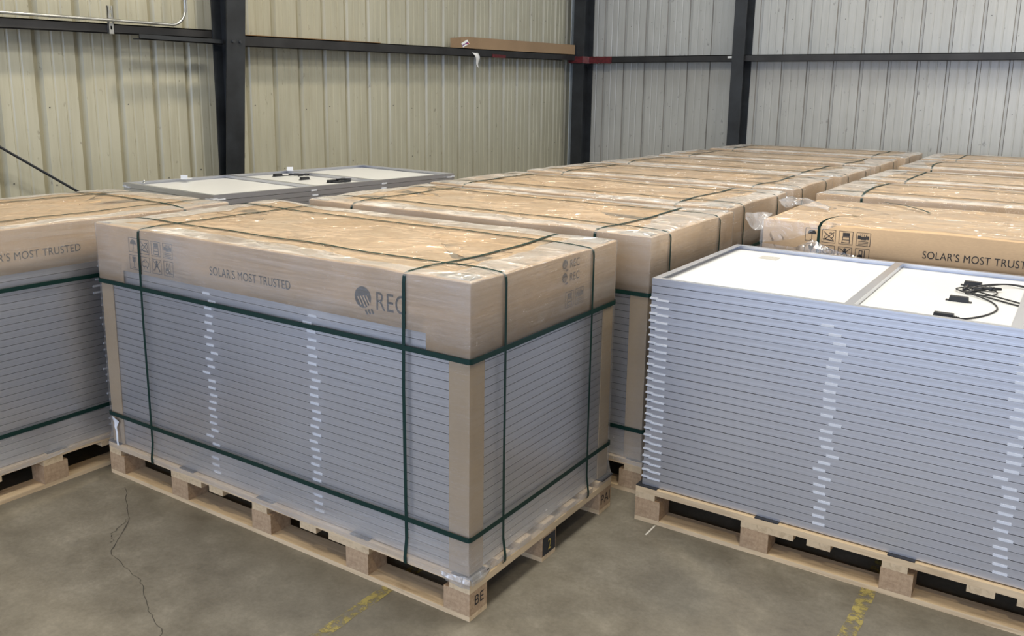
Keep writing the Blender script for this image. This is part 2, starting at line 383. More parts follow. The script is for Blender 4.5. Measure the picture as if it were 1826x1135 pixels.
mb = MB(); mb.quad([(0.229, 0.872, .001), (0.237, 0.873, .001), (0.236, 0.965, .001), (0.229, 0.963, .001)])
tag(ob('tape_scrap', mb.mesh('tape_scrap', ['tape'])), 'short thin pale scrap on the floor by the open stack pallet', 'debris')

# steel columns
def wcol_left(name, y0, y1, xo, xi0, xi1, label):
    """W section by the left wall: outer flange xo, inner flange tapering xi0 (floor) -> xi1 (roof)"""
    mb = MB(); t = 0.012
    mb.box((xo, y0, 0), (xo+t, y1, ZC))
    ym = (y0+y1)/2
    for (a, b, c, d) in ((xi0-t, xi0, xi1-t, xi1),):
        k = [(a, y0, 0), (b, y0, 0), (b, y1, 0), (a, y1, 0), (c, y0, ZC), (d, y0, ZC), (d, y1, ZC), (c, y1, ZC)]
        for f in ((0,3,2,1),(4,5,6,7),(0,1,5,4),(1,2,6,5),(2,3,7,6),(3,0,4,7)): mb.quad([k[i] for i in f])
    k = [(xo+t, ym-.005, 0), (xi0-t, ym-.005, 0), (xi0-t, ym+.005, 0), (xo+t, ym+.005, 0), (xo+t, ym-.005, ZC), (xi1-t, ym-.005, ZC), (xi1-t, ym+.005, ZC), (xo+t, ym+.005, ZC)]
    for f in ((0,3,2,1),(4,5,6,7),(0,1,5,4),(1,2,6,5),(2,3,7,6),(3,0,4,7)): mb.quad([k[i] for i in f])
    o = ob(name, mb.mesh(name, ['steel'])); tag(o, label, 'column', None)
    return o
cL = wcol_left('steel_column', 2.585, 2.765, -4.455, -4.435, -4.02, 'wide black steel column standing against the left wall')
mb = MB(); mb.box((-4.47, 2.49, 0), (-4.30, 2.84, 0.02)); ob('base_plate', mb.mesh('base_plate', ['steel']), cL)
mb = MB()
for y in (2.64, 2.71):
    for z in (2.085,): mb.tube([(-4.30, y, z), (-4.26, y, z)], 0.012, 6)
ob('bolt', mb.mesh('bolt', ['steel']), cL)
def wcol_back(x0, x1, yi, yo, label):
    mb = MB(); t = 0.012; xm = (x0+x1)/2
    mb.box((x0, yi, 0), (x1, yi+t, ZC)); mb.box((x0, yo-t, 0), (x1, yo, ZC)); mb.box((xm-.005, yi+t, 0), (xm+.005, yo-t, ZC))
    o = ob('steel_column', mb.mesh('steel_column', ['steel'])); tag(o, label, 'column')
    mb = MB(); mb.box((x0-.05, yi-.04, 0), (x1+.05, yo-.01, 0.02)); ob('base_plate', mb.mesh('base_plate', ['steel']), o)
    return o
wcol_back(-2.275, -2.125, 8.50, 8.795, 'black steel column standing in the middle of the back wall')
wcol_back(-4.50, -4.335, 8.50, 8.765, 'black steel column standing in the corner where the two walls meet')
# girts
def girt(name, p0, p1, h0, h1, inward, depth, label, m='girt'):
    """C section; p = (x, y, zbottom) at the inner lip; inward = unit vector pointing to the wall"""
    mb = MB(); d = Vector(inward)
    a0 = Vector(p0); a1 = Vector(p1); t = 0.008
    def slab(o0, o1, w, hh0, hh1):
        q = [a0+o0, a0+o0+w, a0+o0+w+Vector((0, 0, hh0)), a0+o0+Vector((0, 0, hh0)), a1+o1, a1+o1+w, a1+o1+w+Vector((0, 0, hh1)), a1+o1+Vector((0, 0, hh1))]
        for f in ((0,1,2,3),(7,6,5,4),(0,4,5,1),(3,2,6,7),(1,5,6,2),(0,3,7,4)): mb.quad([q[i] for i in f])
    slab(Vector(), Vector(), d*t, h0, h1)                                   # inner flange
    slab(d*(depth-t), d*(depth-t), d*t, h0, h1)                             # outer flange
    slab(Vector((0, 0, h0-t)), Vector((0, 0, h1-t)), d*depth, t, t)         # web on top
    return tag(ob(name, norm_out(mb.mesh(name, [m]))), label, 'wall rail')
girt('wall_girt', (-4.46, -2.55, 2.035), (-4.46, 2.76, 2.118), .071, .058, (-1, 0, 0), 0.205, 'dark horizontal wall rail on the left wall, left of the wide column')
g2 = girt('wall_girt', (-4.46, 2.775, 2.065), (-4.46, 8.49, 2.150), .085, .075, (-1, 0, 0), 0.205, 'dark horizontal wall rail between the wide column and the corner')
mb = MB(); mb.box((-4.655, 2.80, 2.1505), (-4.462, 4.6, 2.156)); o = ob('dust_ledge', mb.mesh('dust_ledge', ['rust']), g2); o.rotation_euler = (math.radians(0.75), 0, 0); o.location = (0, 0.02, -0.036)
o['label'] = 'rusty dusty top ledge'
girt('wall_girt', (-4.33, 8.6, 2.124), (-2.21, 8.6, 2.132), .075, .075, (0, 1, 0), 0.195, 'dark horizontal wall rail on the back wall, between corner and middle column')
girt('wall_girt', (-2.19, 8.6, 2.132), (10.9, 8.6, 2.135), .075, .075, (0, 1, 0), 0.195, 'dark horizontal wall rail on the back wall, right of the middle column')
mb = MB(); mb.box((-4.45, 1.88, 2.062), (-4.37, 2.62, 2.068)); mb.box((-4.378, 1.88, 2.062), (-4.37, 2.62, 2.098))
tag(ob('brace_angle', mb.mesh('brace_angle', ['steel'])), 'short black angle bar under the rail, bolted to the wide column', 'bracket')
# conduit + strut channel
mb = MB(); P = [(-4.42, -2.5, 2.19), (-4.42, 0.9, 2.178), (-4.42, 1.7, 2.184), (-4.42, 2.12, 2.186)]
for k in range(9):
    a = k/8*math.pi/2; P.append((-4.42, 2.19+0.13*math.sin(a)-0.0, 2.186+0.13*(1-math.cos(a))))
P.append((-4.42, 2.335, 3.0)); P.append((-4.42, 2.345, 5.4)); mb.tube(P, 0.011, 12)
tag(ob('conduit_pipe', mb.mesh('conduit_pipe', ['galv'])), 'thin galvanised conduit pipe bending upward beside the wide column', 'pipe')
mb = MB(); x0 = -4.45; y0, y1, z0, z1 = 1.690, 1.732, 2.09, 2.285
mb.box((x0-.004, y0, z0), (x0, y1, z1)) if False else None
cols = [z0, z0+.03, z0+.055, z0+.075, z0+.10, z0+.12, z0+.145, z0+.165, z1]
for i in range(8):
    if i % 2 == 0: mb.box((-4.448, y0, cols[i]), (-4.444, y1, cols[i+1]))
    else:
        mb.box((-4.448, y0, cols[i]), (-4.444, y0+.014, cols[i+1])); mb.box((-4.448, y1-.014, cols[i]), (-4.444, y1, cols[i+1]))
mb.box((-4.46, y0, z0), (-4.444, y0+.003, z1)); mb.box((-4.46, y1-.003, z0), (-4.444, y1, z1))
tag(ob('strut_channel', mb.mesh('strut_channel', ['galv'])), 'slotted galvanised strut bracket clamping the conduit to the left rail', 'bracket')
# cable brace (diagonal black rod against the left wall)
mb = MB(); a = Vector((-4.50, 0.862, 1.332)); b = Vector((-4.50, 1.39, 0.978)); d = (b-a)/(b-a).length
t0 = (2.06-a.z)/d.z; t1 = (0.02-a.z)/d.z
mb.tube([a+d*t0, a+d*(t0+t1)/2, a+d*t1], 0.009, 8)
tag(ob('brace_rod', mb.mesh('brace_rod', ['steel'])), 'thin black diagonal brace rod in front of the left wall', 'rod')
# long carton lying on the rail
cz = 2.195
mb = MB()
def slopebox(mb, x0, x1, y0, y1, z0, h, mi=0, s=0.0149):
    k = [(x0, y0, z0), (x1, y0, z0), (x1, y1, z0+s*(y1-y0)), (x0, y1, z0+s*(y1-y0))]; k += [(a, b, c+h) for a, b, c in k]
    for f in ((0,3,2,1),(4,5,6,7),(0,1,5,4),(1,2,6,5),(2,3,7,6),(3,0,4,7)): mb.quad([k[i] for i in f], mi)
zb = lambda y: 2.1505+(y-2.775)/(8.49-2.775)*0.0755
slopebox(mb, -4.60, -4.46, 6.07, 8.48, zb(6.07), 0.125, 0, 0.0132)
ct = ob('long_carton', mb.mesh('long_carton', ['carddark']), bevel=0.003); tag(ct, 'long narrow cardboard carton lying on the left wall rail near the corner', 'box')
mb = MB(); z = zb(5.95)+0.003
mb.quad([(-4.60, 5.90, z), (-4.475, 5.93, z), (-4.475, 5.94, z+.115), (-4.60, 5.90, z+.105)])
mb.quad([(-4.475, 5.93, z), (-4.455, 6.10, z), (-4.455, 6.07, z+.125), (-4.475, 5.94, z+.115)])
fl = ob('end_flap', mb.mesh('end_flap', ['carddark']), ct, solid=0.003)
mb = MB()
def onflap(u, v): # u along 0..1 , v 0..1 on the second flap quad
    a = Vector((-4.4725, 5.935, z)).lerp(Vector((-4.4525, 6.09, z)), u); b = Vector((-4.4725, 5.945, z+.115)).lerp(Vector((-4.4525, 6.065, z+.12)), u)
    return a.lerp(b, v)+Vector((0.004, -0.001, 0))
def pr(u0, v0, u1, v1, w, mi):
    du = Vector((u1-u0, v1-v0)); nn = Vector((-du.y, du.x)).normalized()*w
    e = 0.0006*mi
    mb.quad([onflap(u0-nn.x, v0-nn.y)+Vector((e,0,0)), onflap(u1-nn.x, v1-nn.y)+Vector((e,0,0)), onflap(u1+nn.x, v1+nn.y)+Vector((e,0,0)), onflap(u0+nn.x, v0+nn.y)+Vector((e,0,0))], mi)
pr(0.05, 0.22, 0.75, 0.60, 0.22, 0); pr(0.08, 0.20, 0.70, 0.54, 0.05, 1); pr(0.55, 0.36, 0.78, 0.46, 0.045, 2)
ob('address_label', mb.mesh('address_label', ['paper', 'purple', 'redink']), ct)
mb = MB(); rows = []
for i in range(9):
    t = i/8; zz = 2.150-0.165*t; w = 0.05*(1-t)+0.006; cx = 6.16+0.09*t+0.012*math.sin(t*5); xx = -4.447+0.012*math.sin(t*6)
    rows.append([(xx, cx-w, zz), (xx+0.008, cx, zz-.004), (xx, cx+w, zz)])
mb.grid(rows); tag(ob('paper_strip', mb.mesh('paper_strip', ['paper']), solid=0.0008), 'torn white paper strip hanging from the rail under the long carton', 'paper')
# red tape
mb = MB(); mb.box((-4.458, 6.52, 2.10+.014), (-4.4545, 6.80, 2.10+.05)); tag(ob('red_tape', mb.mesh('red_tape', ['redtape'])), 'small dark red tape patch on the rail beneath the long carton', 'tape')
mb = MB(); rows = []
for i in range(40):
    x = -4.56+0.60*i/39; j = 0.004*nz(i*0.9, 2); yy = 8.487 if x < -4.325 else 8.5975
    rows.append([(x, yy-j-.003, 2.112+0.012*nz(i*.7, 5)), (x, yy-.006+j, 2.15), (x, yy-j-.003, 2.20+0.012*nz(i*.6, 8))])
mb.grid(rows); tag(ob('red_tape', mb.mesh('red_tape', ['redtape'])), 'crinkled dark red tape wound round the rail at the corner column', 'tape')
mb = MB(); mb.box((-2.36, 8.585, 2.165), (-2.285, 8.598, 2.19)); tag(ob('white_tag', mb.mesh('white_tag', ['paper']), bevel=0.003), 'tiny white tag on the back rail left of the middle column', 'tag')

# ------------------------------------------------------------------ pallet
PL, PW, DECK = 2.02, 1.016, 0.149
def centred(me, cx=PL/2, cy=PW/2):
    me.transform(Matrix.Translation((-cx, -cy, 0))); return me
mb = MB()
ys = [(0.0, 0.115), (0.165, 0.245), (0.300, 0.380), (0.468, 0.548), (0.636, 0.716), (0.771, 0.851), (0.901, 1.016)]
for a, b in ys: mb.box((0, a, 0.125), (PL, b, DECK))
me_deck = centred(mb.mesh('pallet_deck', ['woodx']))
mb = MB()
for a, b in ((0, 0.10), (0.458, 0.558), (0.916, 1.016)): pass
me_bot = []
mb.box((0, 0, 0), (PL, 0.10, 0.018)); me_bottom = mb.mesh('bottom_board', ['woodx'])
mb = MB(); mb.box((0, 0, 0), (0.108, 0.10, 0.082)); me_block = mb.mesh('pallet_block', ['chip'])
mb = MB(); mb.box((0, 0, 0), (0.085, PW, 0.025)); me_cleat = mb.mesh('cleat_board', ['woody'])
mb = MB(); mb.box((0, 0, 0), (0.20, PW, 0.025)); me_cleatw = mb.mesh('cleat_board', ['woody'])
BX = [0.0, 0.446, 0.954, 1.462, 1.912]
CLE = [(0.0, 0), (0.445, 1), (0.695, 0), (0.957, 0), (1.226, 0), (1.375, 1), (1.935, 0)]
def pallet_parts(parent, detail=True):
    """parent has its origin at the centre of the pallet on the floor"""
    ox, oy = -PL/2, -PW/2; out = []
    dk = ob('pallet_deck', me_deck, parent)
    for y in (0, 0.458, 0.916):
        out.append(ob('bottom_board', me_bottom, dk, (ox, oy+y, 0)))
        for i, x in enumerate(BX): out.append(ob('pallet_block', me_block, dk, (ox+x, oy+y, 0.018)))
    for x, w in CLE: out.append(ob('cleat_board', me_cleatw if w else me_cleat, dk, (ox+x, oy, 0.100)))
    return dk

# ------------------------------------------------------------------ solar panel (lying face down, back up)
QL, QW, QH, PITCH = 1.98, 0.976, 0.0279, 0.0300
def panel_mesh(full=True):
    mb = MB(); w = 0.0022; fl = 0.026; h = QH
    hx, hy = QL/2, QW/2
    # outer side profile with two shallow ridges, swept round the frame with mitred corners
    prof = [(0, 0.0), (0, 0.0045), (0, 0.007), (-0.00008, 0.010), (-0.00008, 0.018), (0, 0.021), (0, h)]
    prof += [(-fl, h), (-fl, h-0.0018), (-w-.001, h-0.0018), (-w-.001, 0.008), (-0.012, 0.008), (-0.012, 0.0)]
    rows = [[(-(hx+a), -(hy+a), z), ((hx+a), -(hy+a), z), ((hx+a), (hy+a), z), (-(hx+a), (hy+a), z)] for a, z in prof]
    mb.grid(rows+[rows[0]], 0, closed=True, smooth=False)
    mb.quad([(-hx+.003, -hy+.003, 0.0075), (hx-.003, -hy+.003, 0.0075), (hx-.003, hy-.003, 0.0075), (-hx+.003, hy-.003, 0.0075)], 1)
    mb.quad([(-hx+.003, hy-.003, 0.003), (hx-.003, hy-.003, 0.003), (hx-.003, -hy+.003, 0.003), (-hx+.003, -hy+.003, 0.003)], 2)
    return mb.mesh('solar_panel', ['alu', 'backsheet', 'glass'])
me_panel = panel_mesh()
def crossbar_mesh():
    mb = MB(); hy = QW/2-.004
    mb.prism([(-0.016, 0.010), (0.016, 0.010), (0.016, QH-.0005), (-0.016, QH-.0005)], 1, -hy, hy); return mb.mesh('crossbar', ['alu'])
me_cross = crossbar_mesh()
mb = MB()  # spacer on a long edge: clip bridging the seam to the next panel above
mb.box((-0.022, -0.0022, -0.0013), (0.022, 0.010, 0.0075)); me_sp = mb.mesh('spacer_clip', ['spacer'])
mb = MB()  # corner spacer, wraps the corner (corner of panel at origin, body towards +x,+y)
mb.box((-0.0042, -0.0042, 0.0035), (0.028, 0.010, 0.0100)); mb.box((0.022, -0.0032, -0.0013), (0.076, 0.010, 0.0055))
mb.box((-0.0042, 0.010, 0.0035), (0.010, 0.028, 0.0100)); mb.box((-0.0032, 0.022, -0.0013), (0.010, 0.076, 0.0055))
me_cs = mb.mesh('corner_spacer', ['spacer'])
rnd = random.Random(7)
def spacers(panel, corners=(0, 1, 2, 3), mids=True, z=0.0, sides=(-1,)):
    hx, hy = QL/2, QW/2
    for c in corners:
        p = [(-hx, -hy, 0), (hx, -hy, math.pi/2), (hx, hy, math.pi), (-hx, hy, -math.pi/2)][c]
        ob('corner_spacer', me_cs, panel, (p[0], p[1], z), p[2])
    if mids:
        for sd in sides:
            for x in (-0.285, 0.298):
                j = rnd.gauss(0, 0.006) if rnd.random() < 0.9 else rnd.choice((-1, 1))*0.028
                ob('spacer_clip', me_sp, panel, (x+j, sd*hy, z), 0 if sd < 0 else math.pi)

# ------------------------------------------------------------------ lid, wrap, straps of a wrapped load
ZL = 1.152
def loop(ins, r, nl, ns, nc, extra=()):
    """points of a rounded rectangle (pallet outline moved inward by ins), counter-clockwise from front-left; returns (x, y, nx, ny, s)"""
    x0, y0, x1, y1 = -PL/2+ins, -PW/2+ins, PL/2-ins, PW/2-ins; P = []
    r = max(r, 1e-4)
    fr = sorted([i/nl for i in range(nl+1)]+[(e+PL/2-x0-r-0)/1e9 for e in ()])
    xs = sorted([x0+r+(x1-x0-2*r)*i/nl for i in range(nl+1)]+list(extra))
    for x in xs: P.append((x, y0, 0, -1))
    for k in range(1, nc): a = -math.pi/2+math.pi/2*k/nc; P.append((x1-r+r*math.cos(a), y0+r+r*math.sin(a), math.cos(a), math.sin(a)))
    for i in range(ns+1): P.append((x1, y0+r+(y1-y0-2*r)*i/ns, 1, 0))
    for k in range(1, nc): a = math.pi/2*k/nc; P.append((x1-r+r*math.cos(a), y1-r+r*math.sin(a), math.cos(a), math.sin(a)))
    for x in reversed(xs): P.append((x, y1, 0, 1))
    for k in range(1, nc): a = math.pi/2+math.pi/2*k/nc; P.append((x0+r+r*math.cos(a), y1-r+r*math.sin(a), math.cos(a), math.sin(a)))
    for i in range(ns+1): P.append((x0, y1-r-(y1-y0-2*r)*i/ns, -1, 0))
    for k in range(1, nc): a = math.pi+math.pi/2*k/nc; P.append((x0+r+r*math.cos(a), y0+r+r*math.sin(a), math.cos(a), math.sin(a)))
    return P
STX = (-1.700+1.01, -0.275+1.01)      # cross straps, pallet-centred x
STY = (0.20-PW/2, 0.80-PW/2)         # long straps, pallet-centred y
def bulge(x, y, seed):
    """height offset of the lid top: cardboard bows up a little between the tight straps"""
    ex = PL/2-abs(x); ey = PW/2-abs(y); e = min(ex, ey)
    v = 0.007*nz(x*1.3+seed, y*2.1, seed)+0.004*nz(x*4, y*4+seed)
    edge = 0.010*max(0, nz(x*2.6+seed*3, y*2.6, 4.0))*math.exp(-(e/0.09)**2)
    dip = 0
    for s in STX: dip += math.exp(-((x-s)/0.05)**2)
    for s in STY: dip += math.exp(-((y-s)/0.05)**2)
    drop = (0.004 if seed < 3 else 0.014)*max(0, 1-e/0.055)**2
    return -drop+v*min(1, e/0.05+0.3)+edge-0.005*min(1, dip)*math.exp(-(e/0.08)**2)
def lid_mesh(seed, notch=True):
    nx0, nx1 = -0.822, 0.822
    ex = (nx0-.0005, nx0+.0005, nx1-.0005, nx1+.0005) if notch else ()
    L0 = loop(0.011, 0.004, 28, 14, 3, ex)
    def low(p): return 0.962 if notch and nx0 < p[0] < nx1 and abs(p[3]) == 1 else 0.905
    rows = [[(p[0], p[1], low(p)) for p in L0], [(p[0], p[1], 1.03) for p in L0]]
    R = 0.005
    for k in range(5):
        a = math.pi/2*k/4; ins = 0.011+R*(1-math.cos(a))
        Lk = loop(ins, 0.004, 28, 14, 3, ex)
        rows.append([(p[0], p[1], ZL-R+R*math.sin(a)+bulge(p[0], p[1], seed)*(0.4+.6*k/4)) for p in Lk])
    for d in (0.025, 0.035, 0.045, 0.06, 0.08, 0.13, 0.2, 0.3, 0.4, 0.5, 0.5079):
        Lk = loop(d, 0.006, 28, 14, 3, ex); rows.append([(p[0], p[1], ZL+bulge(p[0], p[1], seed)) for p in Lk])
    mb = MB(); mb.grid(rows, closed=True); me = mb.mesh('carton_lid', ['card'])
    return me
def wrap_mesh(seed, zlow=0.136, fold=0.11):
    rows = []; spec = []
    # below the deck top the film hugs the pallet edge, then the panels
    prof = [(-0.003, zlow), (-0.0035, 0.143), (-0.0025, 0.151), (0.003, 0.172), (0.0085, 0.21)]
    z = 0.26
    while z < 1.10: prof.append((0.0085, z)); z += 0.06
    R = 0.008
    for k in range(7):
        a = math.pi/2*k/6; prof.append((0.0065+R*(1-math.cos(a)), ZL+0.003-R+R*math.sin(a)))
    nl, ns = 48, 24
    for i, (ins, z) in enumerate(prof):
        r = 0.006; L = loop(ins, r, nl, ns, 4); row = []
        for p in L:
            w = 0.0012*nz(p[0]*6+seed, p[1]*6, z*14)*(1 if 0.2 < z < 1.12 else 0.2)
            zz = z
            if z < 0.14: zz = z+0.012*nz(p[0]*4, p[1]*4, seed)-0.004
            if z > 1.13: zz = z+bulge(p[0], p[1], seed)*((i-(len(prof)-7))/6*.6+.4)
            row.append((p[0]+p[2]*w, p[1]+p[3]*w, zz))
        rows.append(row)
    k_side = len(rows)-1
    for q in (0.08, 0.18, 0.32, 0.55, 0.8, 1.0):
        L0 = loop(0.0065+R, 0.006, nl, ns, 4); row = []
        for j, p in enumerate(L0):
            f = fold*(0.85+0.55*nz(p[0]*1.7+seed*2, p[1]*1.7, 7.7)+0.25*nz(p[0]*7, p[1]*7, seed))
            f *= 1+0.9*p[2]*p[2]     # more film folded over at the short ends
            x = p[0]-p[2]*f*q; y = p[1]-p[3]*f*q
            x = max(-PL/2+.02, min(PL/2-.02, x)); y = max(-PW/2+.02, min(PW/2-.02, y))
            row.append((x, y, ZL+0.0035+bulge(x, y, seed)+0.001*q*nz(p[0]*20, p[1]*20)))
        rows.append(row)
    mb = MB(); mb.grid(rows[:len(rows)], closed=True)
    n = len(rows[0]); faces_per = n
    # upper part (lid zone and the folded band) carries more layers
    for i in range(len(rows)-1):
        zmid = rows[i][0][2]
        for j in range(n):
            if i >= k_side: mb.m[i*n+j] = 1
    return mb.mesh('stretch_wrap', ['wrap', 'wrapfold'])
def cover_mesh(seed):
    nx, ny = 150, 80; mb = MB(); rows = []
    x0, x1, y0, y1 = -PL/2+0.03, PL/2-0.03, -PW/2+0.03, PW/2-0.03
    for i in range(ny+1):
        row = []
        for j in range(nx+1):
            x = x0+(x1-x0)*j/nx; y = y0+(y1-y0)*i/ny
            a = 1-abs(nz(x*3.1+seed, y*5.0, seed))*2.6; b = 1-abs(nz(x*8+seed*2, y*11, 3+seed))*2.6; c = 1-abs(nz(x*1.2+2*y+seed, y*1.7-x, 9+seed))*3
            h = 0.0030*max(0, a)**5+0.0024*max(0, b)**6+0.0028*max(0, c)**8
            e = min(x-x0, x1-x, y-y0, y1-y); h *= min(1, e/0.06)
            row.append((x, y, ZL+0.0012+bulge(x, y, seed)+h))
        rows.append(row)
    mb.grid(rows); return mb.mesh('cover_film', ['crinkle'])
def ribbon(path, across, w, t, closed=True):
    """path: 3D points; across: unit vector of ribbon width; thickness outward = tangent x across"""
    n = len(path); P = [Vector(p) for p in path]; ac = Vector(across); rows = []
    for i in range(n):
        a = P[(i-1) % n] if closed else P[max(i-1, 0)]; b = P[(i+1) % n] if closed else P[min(i+1, n-1)]
        tn = (b-a).normalized(); nn = tn.cross(ac).normalized()
        rows.append([P[i]-ac*w/2, P[i]+ac*w/2, P[i]+ac*w/2+nn*t, P[i]-ac*w/2+nn*t])
    if closed: rows.append(rows[0])
    mb = MB(); mb.grid(rows, closed=True, smooth=False); return mb
def strap_cross(x, seed):      # loops round y-z at given x
    h = PW/2; P = []; o = 0.003
    sec = [(-h-.002, 0.1235), (-h-.0065, 0.130), (-h-.0068, 0.150), (-h+.003, 0.215), (-h+.0045, 0.45), (-h+.0045, 0.75), (-h+.004, 1.12), (-h+.006, ZL-.006), (-h+.014, ZL+.002), (-h+.03, ZL+.0045)]
    left = [(y, z) for y, z in sec]
    for y, z in left: P.append((x+0.004*math.sin(z*5+seed), y, z+(bulge(x, y, seed) if z > 1.14 else 0)))
    for i in range(1, 12):
        y = -h+.03+(PW-.06)*i/12; P.append((x+(0.04 if x > 0 else 0.0)*math.sin(math.pi*i/12), y, ZL+.006+bulge(x, y, seed)))
    for y, z in reversed(left): P.append((x-0.004*math.sin(z*5+seed), -y, z+(bulge(x, -y, seed) if z > 1.14 else 0)))
    return norm_out(ribbon(P, (1, 0, 0), 0.0135, 0.0009).mesh('strap', ['strap']))
def strap_long(y, seed):
    h = PL/2; P = []
    sec = [(-h-.002, 0.1235), (-h-.0065, 0.130), (-h-.0068, 0.150), (-h+.003, 0.215), (-h+.0045, 0.45), (-h+.0045, 0.75), (-h+.004, 1.12), (-h+.006, ZL-.006), (-h+.014, ZL+.002), (-h+.03, ZL+.0045)]
    for x, z in sec: P.append((x, y, z+(bulge(x, y, seed) if z > 1.14 else 0)))
    for i in range(1, 24):
        x = -h+.03+(PL-.06)*i/24; P.append((x, y+0.003*math.sin(x*3+seed), ZL+.0045+bulge(x, y, seed)))
    for x, z in reversed(sec): P.append((-x, y, z+(bulge(-x, y, seed) if z > 1.14 else 0)))
    return norm_out(ribbon(P, (0, 1, 0), 0.0125, 0.0009).mesh('strap', ['strap']))
def strap_band(z, seed):
    L = loop(0.0045, 0.014, 12, 8, 5); P = [(p[0], p[1], z+0.004*nz(p[0]*1.5, p[1]*1.5, seed)) for p in L]
    return norm_out(ribbon(P, (0, 0, 1), 0.018, 0.0009).mesh('strap', ['strap']))
def post_mesh():
    mb = MB(); t = 0.0035; a = 0.0155; w = 0.082; z0, z1 = 0.153, 0.99
    mb.prism([(a, a), (a+w, a), (a+w, a+t), (a+t, a+t), (a+t, a+w), (a, a+w)], 2, z0, z1); return norm_out(mb.mesh('corner_post', ['card2']))
me_post = post_mesh()
mb = MB(); mb.box((-0.045, -0.035, 0), (0.045, 0.06, 0.004)); me_pad = mb.mesh('rubber_pad', ['pad'])
PADX = (0.005, 0.545, 1.025, 1.525, 2.015-.03)

VAR = {}
def variant(seed, notch=True):
    if (seed, notch) not in VAR:
        VAR[(seed, notch)] = dict(lid=lid_mesh(seed, notch), wrap=wrap_mesh(seed), cover=cover_mesh(seed),
            sx=[strap_cross(x, seed) for x in STX], sy=[strap_long(y, seed) for y in STY], sb=[strap_band(0.899, seed), strap_band(0.290, seed+1)])
    return VAR[(seed, notch)]
def load(loc, rotz, seed, label, group='wrapped pallet loads', straps='all', wrap=True, cover=True, spacer=(), mids=False, flip=False, npanel=33):
    V = variant(seed)
    t = empty('wrapped_pallet_load', loc, rotz); tag(t, label, 'pallet load', group)
    pallet_parts(t)
    for i in range(npanel):
        p = ob('solar_panel', me_panel, t, (0, 0, 0.1535+i*PITCH))
        if i > 0 and (spacer or mids): spacers(p, spacer, mids)
    for k, (sx, sy) in enumerate(((1, 1), (-1, 1), (-1, -1), (1, -1))):
        o = ob('corner_post', me_post, t); 
        o.rotation_euler = (0, 0, 0)
        o.location = (-PL/2*sx, -PW/2*sy, 0); o.scale = (sx, sy, 1)
    lid = ob('carton_lid', V['lid'], t, solid=0.004)
    if cover: ob('cover_film', V['cover'], t)
    if wrap: ob('stretch_wrap', V['wrap'], t)
    if straps == 'all':
        for m in V['sx']+V['sy']+V['sb']: ob('strap', m, t)
    elif straps == 'bands':
        for m in V['sb']+V['sx'][1:]: ob('strap', m, t)
    for x in PADX:
        for s in (1, -1): ob('rubber_pad', me_pad, t, (x-PL/2+(0.03 if x < .1 else (-0.0 if x > 1.9 else 0)), s*(-PW/2+0.038), DECK+.0003), 0 if s > 0 else math.pi)
    return t, lid

# ------------------------------------------------------------------ printing on cartons
class Print:
    """flat ink shapes on a carton face: local 2D (u right, v up) -> 3D"""
    def __init__(s, org, u=(1, 0, 0), v=(0, 0, 1), off=(0, -0.0008, 0)):
        s.o = Vector(org)+Vector(off); s.u = Vector(u); s.v = Vector(v); s.mb = MB()
    def P(s, a, b): return s.o+s.u*a+s.v*b
    def poly(s, pts): s.mb.quad([s.P(*p) for p in pts])
    def line(s, a, b, w):
        a = Vector(a); b = Vector(b); d = (b-a); n = Vector((-d.y, d.x)).normalized()*w/2
        s.poly([a-n, b-n, b+n, a+n])
    def rect(s, x0, y0, x1, y1): s.poly([(x0, y0), (x1, y0), (x1, y1), (x0, y1)])
    def frame(s, x0, y0, x1, y1, w):
        s.rect(x0, y0, x1, y0+w); s.rect(x0, y1-w, x1, y1); s.rect(x0, y0+w, x0+w, y1-w); s.rect(x1-w, y0+w, x1, y1-w)
    def disc(s, cx, cy, r, n=24, a0=0, a1=2*math.pi):
        s.poly([(cx+r*math.cos(a0+(a1-a0)*i/n), cy+r*math.sin(a0+(a1-a0)*i/n)) for i in range(n+(0 if a1-a0 > 6.28 else 1))])
    def arc(s, cx, cy, r, w, a0, a1, n=14):
        for i in range(n):
            p, q = a0+(a1-a0)*i/n, a0+(a1-a0)*(i+1)/n
            s.poly([(cx+(r-w/2)*math.cos(p), cy+(r-w/2)*math.sin(p)), (cx+(r+w/2)*math.cos(p), cy+(r+w/2)*math.sin(p)), (cx+(r+w/2)*math.cos(q), cy+(r+w/2)*math.sin(q)), (cx+(r-w/2)*math.cos(q), cy+(r-w/2)*math.sin(q))])
    def done(s, name, parent, m='ink'): return ob(name, s.mb.mesh(name, [m]), parent)
